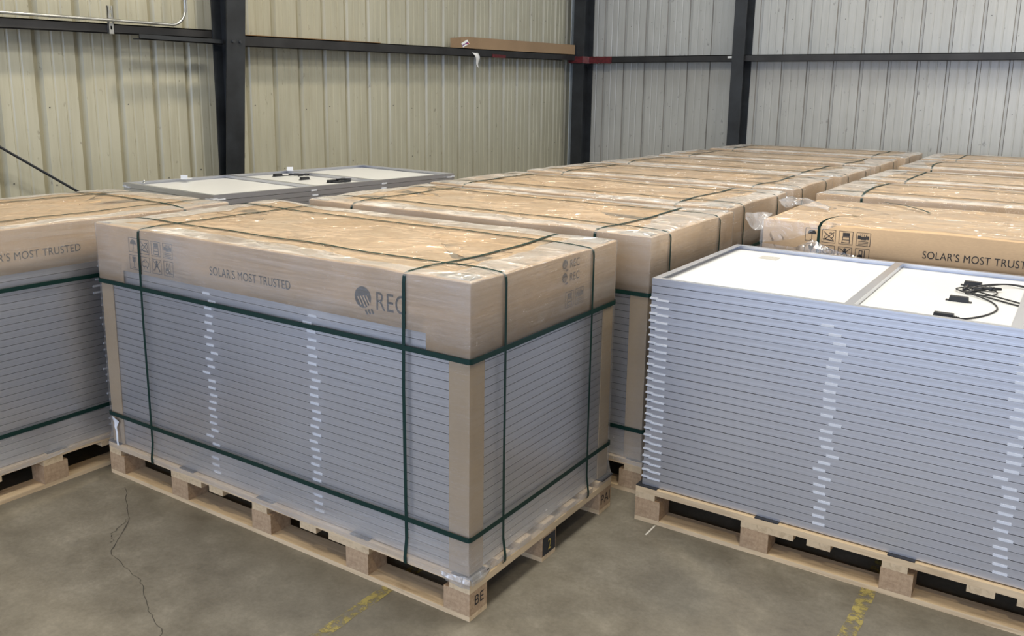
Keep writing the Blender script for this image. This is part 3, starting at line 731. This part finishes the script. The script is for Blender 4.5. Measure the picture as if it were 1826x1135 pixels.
def icon(kind, org, u, off, parent, m, S_=0.062):
    g = Print(org, u, (0, 0, 1), off); w = S_*0.035; g.frame(0, 0, S_, S_, w); k = S_/10; L = S_*0.05
    if kind == 'umbrella':
        g.disc(5*k, 5.6*k, 3.2*k, 16, 0, math.pi); g.line((5*k, 5.6*k), (5*k, 1.6*k), L*.8); g.arc(4.3*k, 1.7*k, .7*k, L*.7, math.pi, 2*math.pi, 6)
    elif kind == 'nohook':
        g.line((1.2*k, 8.4*k), (8.6*k, 2.2*k), L); g.line((1.4*k, 1.8*k), (8.8*k, 8.2*k), L); g.line((1*k, 2.8*k), (9*k, 1.6*k), L*1.6); g.arc(6.4*k, 5.6*k, 2*k, L, -1.5, 2.2); g.arc(3.6*k, 4.4*k, 1.5*k, L, 1.2, 4.6)
    elif kind == 'stack':
        g.rect(2.7*k, 6.0*k, 7.6*k, 8.8*k); g.frame(2.4*k, 3.2*k, 7.8*k, 5.8*k, L); g.line((2.5*k, 1.4*k), (2.5*k, 3.2*k), L); g.line((7.6*k, 1.4*k), (7.6*k, 3.2*k), L); g.line((2*k, 1.3*k), (8.2*k, 1.3*k), L)
    elif kind == 'press':
        g.rect(1*k, 5*k, 3.4*k, 7.6*k); g.rect(6.6*k, 5*k, 9*k, 7.6*k); g.rect(3.2*k, 4.6*k, 6.8*k, 7.0*k)
        for a in (3.4, 4.5, 5.6, 6.7): g.line((a*k, 7.2*k), ((a+(a-5)*.3)*k, 9*k), L)
        for yy in (3.4, 2.3, 1.2): g.line((1.6*k, yy*k), (8.6*k, yy*k), L*.8)
    elif kind == 'glass':
        g.poly([(3*k, 8.8*k), (7*k, 8.8*k), (6.4*k, 5.6*k), (5*k, 4.6*k), (3.6*k, 5.6*k)]); g.line((5*k, 4.8*k), (5*k, 1.8*k), L); g.line((3.2*k, 1.5*k), (6.8*k, 1.5*k), L*1.2)
    elif kind == 'links':
        g.arc(3.4*k, 5.2*k, 1.9*k, L, 0.8, 5.6); g.arc(6.6*k, 5.2*k, 1.9*k, L, -2.3, 2.4); g.arc(5*k, 7.0*k, 1.3*k, L, -.3, 3.4); g.line((3.4*k, 2*k), (3.4*k, 3.4*k), L); g.line((6.6*k, 2*k), (6.6*k, 3.4*k), L)
    elif kind == 'nostep':
        g.disc(5*k, 8*k, 1.1*k, 12); g.poly([(4*k, 7*k), (6*k, 7*k), (6.6*k, 4.4*k), (3.4*k, 4.4*k)]); g.line((1.2*k, 9*k), (8.8*k, 2*k), L); g.line((8.8*k, 9*k), (1.2*k, 2*k), L); g.line((3.6*k, 4.4*k), (2.4*k, 1.6*k), L*1.3); g.line((6.4*k, 4.4*k), (7.6*k, 1.6*k), L*1.3)
    else:
        g.arc(3.4*k, 3*k, 1.5*k, L, 0, 6.28); g.rect(2*k, 3.6*k, 5.4*k, 5*k); g.frame(2.6*k, 5*k, 5.2*k, 8.6*k, L); g.line((6.6*k, 1.6*k), (6.6*k, 8.8*k), L*1.2); g.line((6.6*k, 2*k), (9*k, 2*k), L); g.disc(5.8*k, 2.3*k, .9*k, 10)
    return g.done('handling_symbol', parent, m)
KINDS = ['umbrella', 'nohook', 'stack', 'press', 'glass', 'links', 'nostep', 'forklift']
def text_mesh(body, width, height):
    c = bpy.data.curves.new('lettering', 'FONT'); c.body = body; c.size = 1.0; c.space_character = 1.06
    o = bpy.data.objects.new('lettering', c); COL.objects.link(o)
    dg = bpy.context.evaluated_depsgraph_get(); me = bpy.data.meshes.new_from_object(o.evaluated_get(dg)); bpy.data.objects.remove(o)
    xs = [v.co.x for v in me.vertices]; ys_ = [v.co.y for v in me.vertices]; x0, x1, y0, y1 = min(xs), max(xs), min(ys_), max(ys_)
    for v in me.vertices: v.co = ((v.co.x-x0)/(x1-x0)*width, (v.co.y-y0)/(y1-y0)*height, 0)
    return me
def lettering(body, org, u, off, width, height, parent, m, name='printed_lettering'):
    me = text_mesh(body, width, height); u = Vector(u); n = Vector(off).normalized()
    o = Vector(org)+Vector(off)
    me.transform(Matrix(((u.x, 0, n.x, o.x), (u.y, 0, n.y, o.y), (u.z, 1, n.z, o.z), (0, 0, 0, 1))))
    me.materials.clear(); me.materials.append(MT[m]); return ob(name, me, parent)
def logo(org, u, off, r, parent, m):
    """striped round emblem: upper cap solid, diagonal bars running out at lower right"""
    g = Print(org, u, (0, 0, 1), off)
    g.disc(0, 0, r, 28)
    for x in (0.30, 0.66, 1.02): g.line((x*r, -(1.22-.22*x)*r), ((x+.26)*r, -(1.62-.22*x)*r), r*0.2)
    e = g.done('printed_emblem', parent, m)
    g = Print(org, u, (0, 0, 1), Vector(off)*1.3)
    for x, y0, y1 in ((-0.62, -0.02, -0.72), (-0.28, 0.08, -0.84), (0.06, 0.16, -0.80), (0.40, 0.20, -0.62)):
        g.line((x*r, y0*r), ((x+(y0-y1)*.62)*r, y1*r), r*0.13)
    g.done('emblem_stripe', e, 'card')
    return e
def print_front(lid, m, x_off=0.0, full=True):
    """long face (-y) of a lid in pallet-centred coordinates; photo measures are from the right end of the pallet"""
    y = -PW/2+0.011; off = (0, -0.0012, 0); u = (1, 0, 0); c = PL/2
    for i, k in enumerate(KINDS):
        col, row = i % 4, i//4
        icon(k, (c-1.775+col*0.0765, y, 1.050-row*0.0735), u, off, lid, m)
    lettering("SOLAR'S MOST TRUSTED", (c-1.257, y, 1.018), u, off, 0.447, 0.034, lid, m)
    logo((c-0.459, y, 1.043), u, off, 0.037, lid, m)
    lettering('REC', (c-0.398, y, 1.008), u, off, 0.128, 0.063, lid, m)

# ------------------------------------------------------------------ the loads
PI = math.pi
def corner(x, y, rot=0):   # centre of a load from its near-left corner
    return (x+PL/2, y+PW/2, 0) if rot == 0 else (x-PW/2, y+PL/2, 0)
main, lid = load(corner(-2.02, 0), 0, 1, 'wrapped pallet of solar panels nearest the camera, clear wrap and green straps', mids=True)
print_front(lid, 'ink')
# short end printing (+x face)
for i, z in enumerate((1.118, 1.068)):
    logo((PL/2-0.011, 0.592-PW/2, z), (0, 1, 0), (0.0012, 0, 0), 0.018, lid, 'inkfade')
    lettering('REC', (PL/2-0.011, 0.63-PW/2, z-.018), (0, 1, 0), (0.0012, 0, 0), 0.07, 0.03, lid, 'inkfade')
for i in range(2): icon(KINDS[i+2], (PL/2-0.011, 0.60+(i % 2)*0.075-PW/2, 0.950), (0, 1, 0), (0.0012, 0, 0), lid, 'inkfade')
blk = [('BE', (PL/2, 0.030-PW/2, 0.046), 0.050, 0.036, 'ink'), ('PAI', (PL/2, 0.928-PW/2, 0.040), 0.078, 0.040, 'ink')]
dk = [c for c in main.children if c.name.startswith('pallet_deck')][0]
for body, org, w, h, m in blk: 
    o = lettering(body, org, (0, 1, 0), (0.0012, 0, 0), w, h, dk, m, 'stencilled_letters')
g = Print((PL/2, 0.462-PW/2, 0.02), (0, 1, 0), (0, 0, 1), (0.0010, 0, 0)); g.rect(0, 0, 0.092, 0.074); g.done('black_sticker', dk, 'pad')
m_y = simple('yellow sticker print', (0.55, 0.40, 0.08), 0.5); MT['ysticker'] = m_y
lettering('2', (PL/2, 0.50-PW/2, 0.034), (0, 1, 0), (0.0018, 0, 0), 0.022, 0.042, dk, 'ysticker', 'stencilled_letters')

left, lidL = load(corner(-2.10, -1.215, 1), PI/2, 2, 'wrapped pallet at the left edge, turned sideways to the nearest one', mids=True, spacer=(1,))
print_front(lidL, 'ink')
rowsY = [1.18, 2.28, 3.46, 4.58, 5.82, 7.12]
rowsX = [-1.955, -2.01, -2.02, -1.99, -2.00, -1.98]
names = ['second', 'third', 'fourth', 'fifth', 'sixth', 'seventh']
for i, (y, x) in enumerate(zip(rowsY, rowsX)):
    t, l = load(corner(x, y), 0 if i % 2 == 0 else PI, 3+i % 4, 'wrapped pallet, %s from the camera in the long middle row%s' % (names[i], ', last before the back wall' if i == 5 else ''))
    if i == 0: print_front(l, 'ink')
c2 = [(0.155, 3.33), (0.150, 4.52), (0.160, 5.93), (0.150, 7.17)]
nm2 = ['directly behind the bare-fronted one', 'third from the front', 'fourth from the front', 'last before the back wall']
for i, (x, y) in enumerate(c2):
    load(corner(x, y), PI if i % 2 == 0 else 0, 4+i % 3, 'wrapped pallet in the right-hand row, %s' % nm2[i])

# partly unwrapped load in the right-hand row
part, lidP = load(corner(0.243, 2.035), 0, 8, 'partly unwrapped pallet with bare printed cardboard behind the open panel stack', straps='none', wrap=False)
off_x = 0.0
y = -PW/2+0.011; off = (0, -0.0012, 0); u = (1, 0, 0); c = -PL/2-0.243
for i, k in enumerate(KINDS):
    icon(k, (c+0.455+(i % 4)*0.0765, y, 1.062-(i//4)*0.0735), u, off, lidP, 'ink')
lettering("SOLAR'S MOST TRUSTED", (c+0.968, y, 1.036), u, off, 0.447, 0.034, lidP, 'ink')
logo((c+1.77, y, 1.058), u, off, 0.037, lidP, 'ink'); lettering('REC', (c+1.83, y, 1.024), u, off, 0.128, 0.063, lidP, 'ink')
def film_patch(name, rows, parent, mi='loose', seed=0, amp=0.006, sub=6):
    """bilinear patch through a coarse grid of control points with crumple noise"""
    R, C = len(rows), len(rows[0]); out = []
    for i in range((R-1)*sub+1):
        a = i/sub; i0 = min(int(a), R-2); fa = a-i0; line = []
        for j in range((C-1)*sub+1):
            b = j/sub; j0 = min(int(b), C-2); fb = b-j0
            p = (Vector(rows[i0][j0])*(1-fa)+Vector(rows[i0+1][j0])*fa)*(1-fb)+(Vector(rows[i0][j0+1])*(1-fa)+Vector(rows[i0+1][j0+1])*fa)*fb
            q = p*18+Vector((seed, seed, seed)); rid = (1-2.4*abs(noise.noise(q)))
            line.append(p+Vector((noise.noise(q+Vector((5, 0, 0)))*amp, -abs(rid)*amp, noise.noise(q+Vector((0, 7, 0)))*amp)))
        out.append(line)
    mb = MB(); mb.grid(out); return ob(name, mb.mesh(name, [mi]), parent)
def M_(x, y, z): return (x+PL/2, y-PW/2, z)      # from the nearest load's front right corner
film_patch('film_bunch', [[M_(-.115, -.004, .152), M_(-.06, -.010, .160), M_(-.015, -.012, .166), M_(.010, -.008, .163)], [M_(-.105, -.010, .140), M_(-.06, -.016, .143), M_(-.02, -.020, .146), M_(.012, -.012, .146)], [M_(-.085, -.008, .128), M_(-.05, -.012, .130), M_(-.02, -.014, .128), M_(.008, -.010, .130)]], main, 'loose', 21, 0.005, 8)
film_patch('film_bunch', [[M_(.004, -.002, .165), M_(.008, .05, .168), M_(.006, .11, .160)], [M_(.010, .0, .146), M_(.016, .05, .148), M_(.010, .12, .148)], [M_(.008, .0, .132), M_(.012, .05, .136), M_(.008, .12, .142)]], main, 'loose', 27, 0.005, 8)
film_patch('film_strand', [[M_(-1.985, .003, .278), M_(-1.962, -.002, .280), M_(-1.935, .003, .262)], [M_(-1.968, .002, .245), M_(-1.958, -.004, .240), M_(-1.950, .002, .236)], [M_(-1.958, .002, .20), M_(-1.952, -.004, .20), M_(-1.946, .002, .20)], [M_(-1.950, -.002, .150), M_(-1.946, -.006, .150), M_(-1.940, -.002, .150)]], main, 'spacer', 31, 0.003, 6)
def L_(x, y, z): return (x-0.243-PL/2, y-2.035-PW/2, z)
film_patch('wrap_remnant', [[L_(.250, 2.040, 1.155), L_(.34, 2.038, 1.157), L_(.45, 2.040, 1.157), L_(.62, 2.040, 1.158)], [L_(.248, 2.036, 1.11), L_(.33, 2.034, 1.10), L_(.42, 2.036, 1.105), L_(.56, 2.038, 1.13)], [L_(.246, 2.036, 1.03), L_(.32, 2.034, 1.045), L_(.40, 2.036, 1.065), L_(.50, 2.040, 1.115)]], part, 'loose', 2, 0.007, 10)
film_patch('wrap_remnant', [[L_(.250, 2.20, 1.16), L_(.215, 2.10, 1.165), L_(.17, 2.03, 1.17)], [L_(.250, 2.12, 1.14), L_(.21, 2.06, 1.13), L_(.175, 2.0, 1.15)], [L_(.248, 2.05, 1.10), L_(.225, 2.02, 1.09), L_(.20, 1.99, 1.12)]], part, 'loose', 5, 0.012, 8)
film_patch('wrap_remnant', [[L_(.25, 2.42, 1.162), L_(.30, 2.44, 1.18), L_(.37, 2.46, 1.175), L_(.46, 2.46, 1.162)], [L_(.19, 2.46, 1.195), L_(.25, 2.52, 1.215), L_(.34, 2.54, 1.20), L_(.44, 2.54, 1.165)], [L_(.20, 2.58, 1.175), L_(.28, 2.62, 1.19), L_(.36, 2.64, 1.18), L_(.43, 2.62, 1.162)]], part, 'loose', 9, 0.010, 8)
film_patch('wrap_remnant', [[L_(.25, 2.030, 1.035), L_(.42, 2.026, 1.03), L_(.50, 2.015, 1.075), L_(.57, 2.02, 1.045), L_(.70, 2.025, 1.015), L_(.86, 2.028, 0.985), L_(1.3, 2.03, 0.975), L_(2.2, 2.03, 0.965)], [L_(.25, 2.030, 0.94), L_(.42, 2.01, 0.95), L_(.49, 1.985, 0.98), L_(.57, 2.0, 0.97), L_(.70, 2.01, 0.95), L_(.86, 2.02, 0.94), L_(1.3, 2.02, 0.93), L_(2.2, 2.02, 0.93)], [L_(.25, 2.030, 0.16), L_(.42, 2.028, 0.16), L_(.49, 2.028, 0.16), L_(.57, 2.028, 0.16), L_(.70, 2.028, 0.16), L_(.86, 2.028, 0.16), L_(1.3, 2.03, 0.16), L_(2.2, 2.03, 0.16)]], part, 'loose', 12, 0.007, 8)
# cut strap ends
def open_strap(name, pts, across, w=0.0135, parent=None):
    o = ob(name, norm_out(ribbon(pts, across, w, 0.0009, False).mesh(name, ['strap'])), parent); return o
open_strap('cut_strap', [L_(.522, 2.024, z) for z in (0.14, 0.5, 0.8, 1.0, 1.10)]+[L_(.524, 2.014, 1.135), L_(.535, 2.012, 1.160), L_(.56, 2.02, 1.178), L_(.60, 2.04, 1.19), L_(.65, 2.07, 1.195), L_(.67, 2.10, 1.19)], (0.8, 0.6, 0), parent=part)
open_strap('cut_strap', [L_(.62, 3.02, 1.160), L_(.70, 2.92, 1.168), L_(.78, 2.82, 1.170), L_(.86, 2.72, 1.168), L_(.90, 2.66, 1.164)], (0.75, 0.55, 0), 0.012, parent=part)

# ------------------------------------------------------------------ open stack on the right
ox, oy = 0.136, 0.972
pl = empty('wooden_pallet', (ox+PL/2, oy+PW/2, 0)); tag(pl, 'light pine pallet with blocks under the open panel stack', 'pallet')
pallet_parts(pl)
for x in (0.045, 0.540, 1.016, 1.525, 1.975):
    for s in (1, -1): 
        tag(ob('rubber_pad', me_pad, None, (ox+x, oy+PW/2+s*(-PW/2+0.036), DECK+.0003), 0 if s > 0 else PI),
            'black rubber pad on the open stack pallet, %s pad of the %s edge' % ({0.045: 'first', 0.540: 'second', 1.016: 'third', 1.525: 'fourth', 1.975: 'last'}[x], 'near' if s > 0 else 'far'), 'pad', 'pads on the open stack pallet')
ordn = ['topmost', 'second', 'third', 'fourth', 'fifth', 'sixth', 'seventh', 'eighth', 'ninth', 'tenth', 'eleventh', 'twelfth', 'thirteenth', 'fourteenth', 'fifteenth', 'sixteenth', 'seventeenth', 'eighteenth', 'nineteenth', 'twentieth', 'twenty-first', 'twenty-second', 'twenty-third', 'twenty-fourth', 'twenty-fifth', 'twenty-sixth', 'twenty-seventh', 'twenty-eighth', 'twenty-ninth', 'thirtieth', 'thirty-first', 'thirty-second', 'thirty-third']
def jbox_mesh(ln=0.066, wd=0.026, h=0.019):
    mb = MB(); mb.prism([(-ln/2, 0), (ln/2, 0), (ln/2-.003, h), (-ln/2+.003, h)], 1, -wd/2, wd/2)
    mb.box((-ln/2-.010, -wd/2+.003, 0), (-ln/2, wd/2-.003, 0.003)); mb.box((ln/2, -wd/2+.003, 0), (ln/2+.010, wd/2-.003, 0.003)); return mb.mesh('junction_box', ['black'])
me_jb = jbox_mesh()
def top_parts(p, jb, cables, plugs, sticker=None):
    for x in (-0.255, 0.258): ob('crossbar', me_cross, p, (x, 0, 0))
    zb_ = 0.0078
    for (x, y) in jb: ob('junction_box', me_jb, p, (x, y, zb_))
    for pts in cables:
        mb = MB(); C = []
        n = len(pts)
        for i in range(n-1):
            p0, p1, p2, p3 = [Vector(pts[max(0, min(n-1, i+k))]) for k in (-1, 0, 1, 2)]
            for s in range(8):
                t = s/8; C.append(0.5*((2*p1)+(p2-p0)*t+(2*p0-5*p1+4*p2-p3)*t*t+(-p0+3*p1-3*p2+p3)*t**3))
        C.append(Vector(pts[-1])); mb.tube(C, 0.0030, 8); ob('cable', mb.mesh('cable', ['black']), p)
    for a, b in plugs:
        a = Vector(a); b = Vector(b); mb = MB()
        mb.tube([a, a.lerp(b, .3), a.lerp(b, .32), a.lerp(b, .6), a.lerp(b, .62), b], [.005, .006, .0085, .0085, .0065, .005], 10); ob('connector_plug', mb.mesh('connector_plug', ['black']), p)
    if sticker:
        x, y, sx, sy, rz = sticker; mb = MB(); mb.box((-sx/2, -sy/2, 0), (sx/2, sy/2, 0.0006)); ob('type_sticker', mb.mesh('type_sticker', ['sticker']), p, (x, y, zb_), rz)
NR = 29
for i in range(NR):
    k = NR-1-i
    lab = 'silver framed solar panel, topmost of the open stack, white back with black cables' if k == 0 else ('silver framed solar panel, lowest of the open stack, resting on the rubber pads' if i == 0 else 'silver framed solar panel, %s from the top of the open stack at right' % ordn[k])
    jx, jy = rnd.gauss(0, .0008), rnd.gauss(0, .0008)
    p = ob('solar_panel', me_panel, None, (ox+PL/2+jx, oy+PW/2+jy, 0.1540+i*PITCH)); tag(p, lab, 'solar panel', 'panels of the open stack')
    if k == 0:
        cx_, cy_ = ox+PL/2, oy+PW/2
        def T(x, y, z=0.0): return (x-cx_, y-cy_, 0.0108+z)
        top_parts(p, [(1.185-cx_, 1.08-cy_), (1.195-cx_, 1.388-cy_), (1.207-cx_, 1.712-cy_)],
            [[T(1.222, 1.090), T(1.255, 1.115), T(1.30, 1.20), T(1.325, 1.32), T(1.30, 1.43), T(1.24, 1.50, .004), T(1.175, 1.555, .006), T(1.165, 1.60, .004), T(1.20, 1.65, .004), T(1.26, 1.66, .008), T(1.30, 1.60, .006), T(1.29, 1.54, .004), T(1.24, 1.515, .004)],
             [T(1.235, 1.712), T(1.27, 1.77), T(1.33, 1.80, .004), T(1.42, 1.75, .004), T(1.54, 1.66), T(1.60, 1.52), T(1.54, 1.43), T(1.42, 1.46), T(1.32, 1.51, .004), T(1.24, 1.56, .008), T(1.22, 1.59, .006)],
             [T(1.20, 1.60, .004), T(1.25, 1.70, .01), T(1.35, 1.775, .01), T(1.46, 1.72, .004), T(1.60, 1.58), T(1.61, 1.46), T(1.52, 1.39), T(1.40, 1.42), T(1.28, 1.50, .002), T(1.215, 1.545, .004)]],
            [(T(1.215, 1.61, .006), T(1.285, 1.665, .008)), (T(1.20, 1.53, .004), T(1.245, 1.575, .010)), (T(1.19, 1.56, .008), T(1.195, 1.64, .010)), (T(1.207, 1.086), T(1.232, 1.096)), (T(1.25, 1.63, .01), T(1.31, 1.66, .008))],
            (0.365-cx_, 1.812-cy_, 0.085, 0.075, 0.0))
    elif i > 0 and k > 1: spacers(p, (0, 1), True)

# ------------------------------------------------------------------ short stack seen behind, left of centre
bx, by, brot = -2.905, 2.04, math.atan2(3.0-1.0, -2.29+2.47)   # long axis roughly along +y
bst_rot = brot-PI    # local +x points back toward -y so that local -y faces the camera side
rz = brot
bp = empty('wooden_pallet', (bx, by, 0), rz); tag(bp, 'pallet carrying the loose panels behind the nearest load, mostly hidden', 'pallet'); pallet_parts(bp)
NB = 33
for i in range(NB):
    k = NB-1-i
    lab = 'silver framed solar panel, topmost of the loose stack by the left wall' if k == 0 else 'silver framed solar panel, %s from the top of the loose stack by the left wall' % ordn[k]
    p = ob('solar_panel', me_panel, None, (bx, by, DECK+.0003+i*PITCH), rz); tag(p, lab, 'solar panel', 'panels of the loose stack by the left wall')
    if k == 0:
        top_parts(p, [(0.05, 0.33), (0.04, 0.02), (0.05, -0.25)],
            [[(0.08, 0.33, .011), (0.13, 0.31, .012), (0.17, 0.27, .014), (0.20, 0.24, .012), (0.14, 0.22, .012)], [(0.08, -0.25, .011), (0.14, -0.24, .013), (0.17, -0.30, .014), (0.10, -0.32, .012)]],
            [((0.12, 0.30, .018), (0.22, 0.24, .018)), ((0.20, 0.26, .016), (0.26, 0.22, .016)), ((0.06, -0.22, .018), (0.20, -0.25, .020)), ((0.04, -0.27, .012), (0.17, -0.30, .018)), ((0.10, -0.24, .026), (0.20, -0.27, .024))])
    if k < 4: spacers(p, (0, 1, 3), True)
def B(x, y, z): 
    c_, s_ = math.cos(rz), math.sin(rz); return (bx+x*c_-y*s_, by+x*s_+y*c_, z)
ztop = DECK+.0003+32*PITCH+QH
mb = MB(); mb.box((-0.035, -0.022, 0), (0.035, 0.022, 0.004)); mb.box((-0.035, -0.022, 0.004), (-0.029, 0.022, 0.028))
tag(ob('loose_spacer', mb.mesh('loose_spacer', ['spacer']), None, B(-0.60, 0.42, ztop+.0004), rz+.6), 'white plastic spacer lying loose on the stack by the left wall, left one', 'spacer')
tag(ob('loose_spacer', mb.mesh('loose_spacer', ['spacer']), None, B(0.26, 0.47, ztop+.0004), rz+1.0), 'white plastic spacer lying loose on the far edge of the same stack', 'spacer')
mb = MB(); mb.tube([(0, 0, 0), (0, 0, 0.006)], 0.010, 6); mb.tube([(0, 0, 0.006), (0, 0, 0.020)], 0.006, 10)
tag(ob('steel_bolt', mb.mesh('steel_bolt', ['galv']), None, B(-0.93, 0.35, ztop+.0004)), 'small steel bolt standing on the left end of the loose stack', 'bolt')
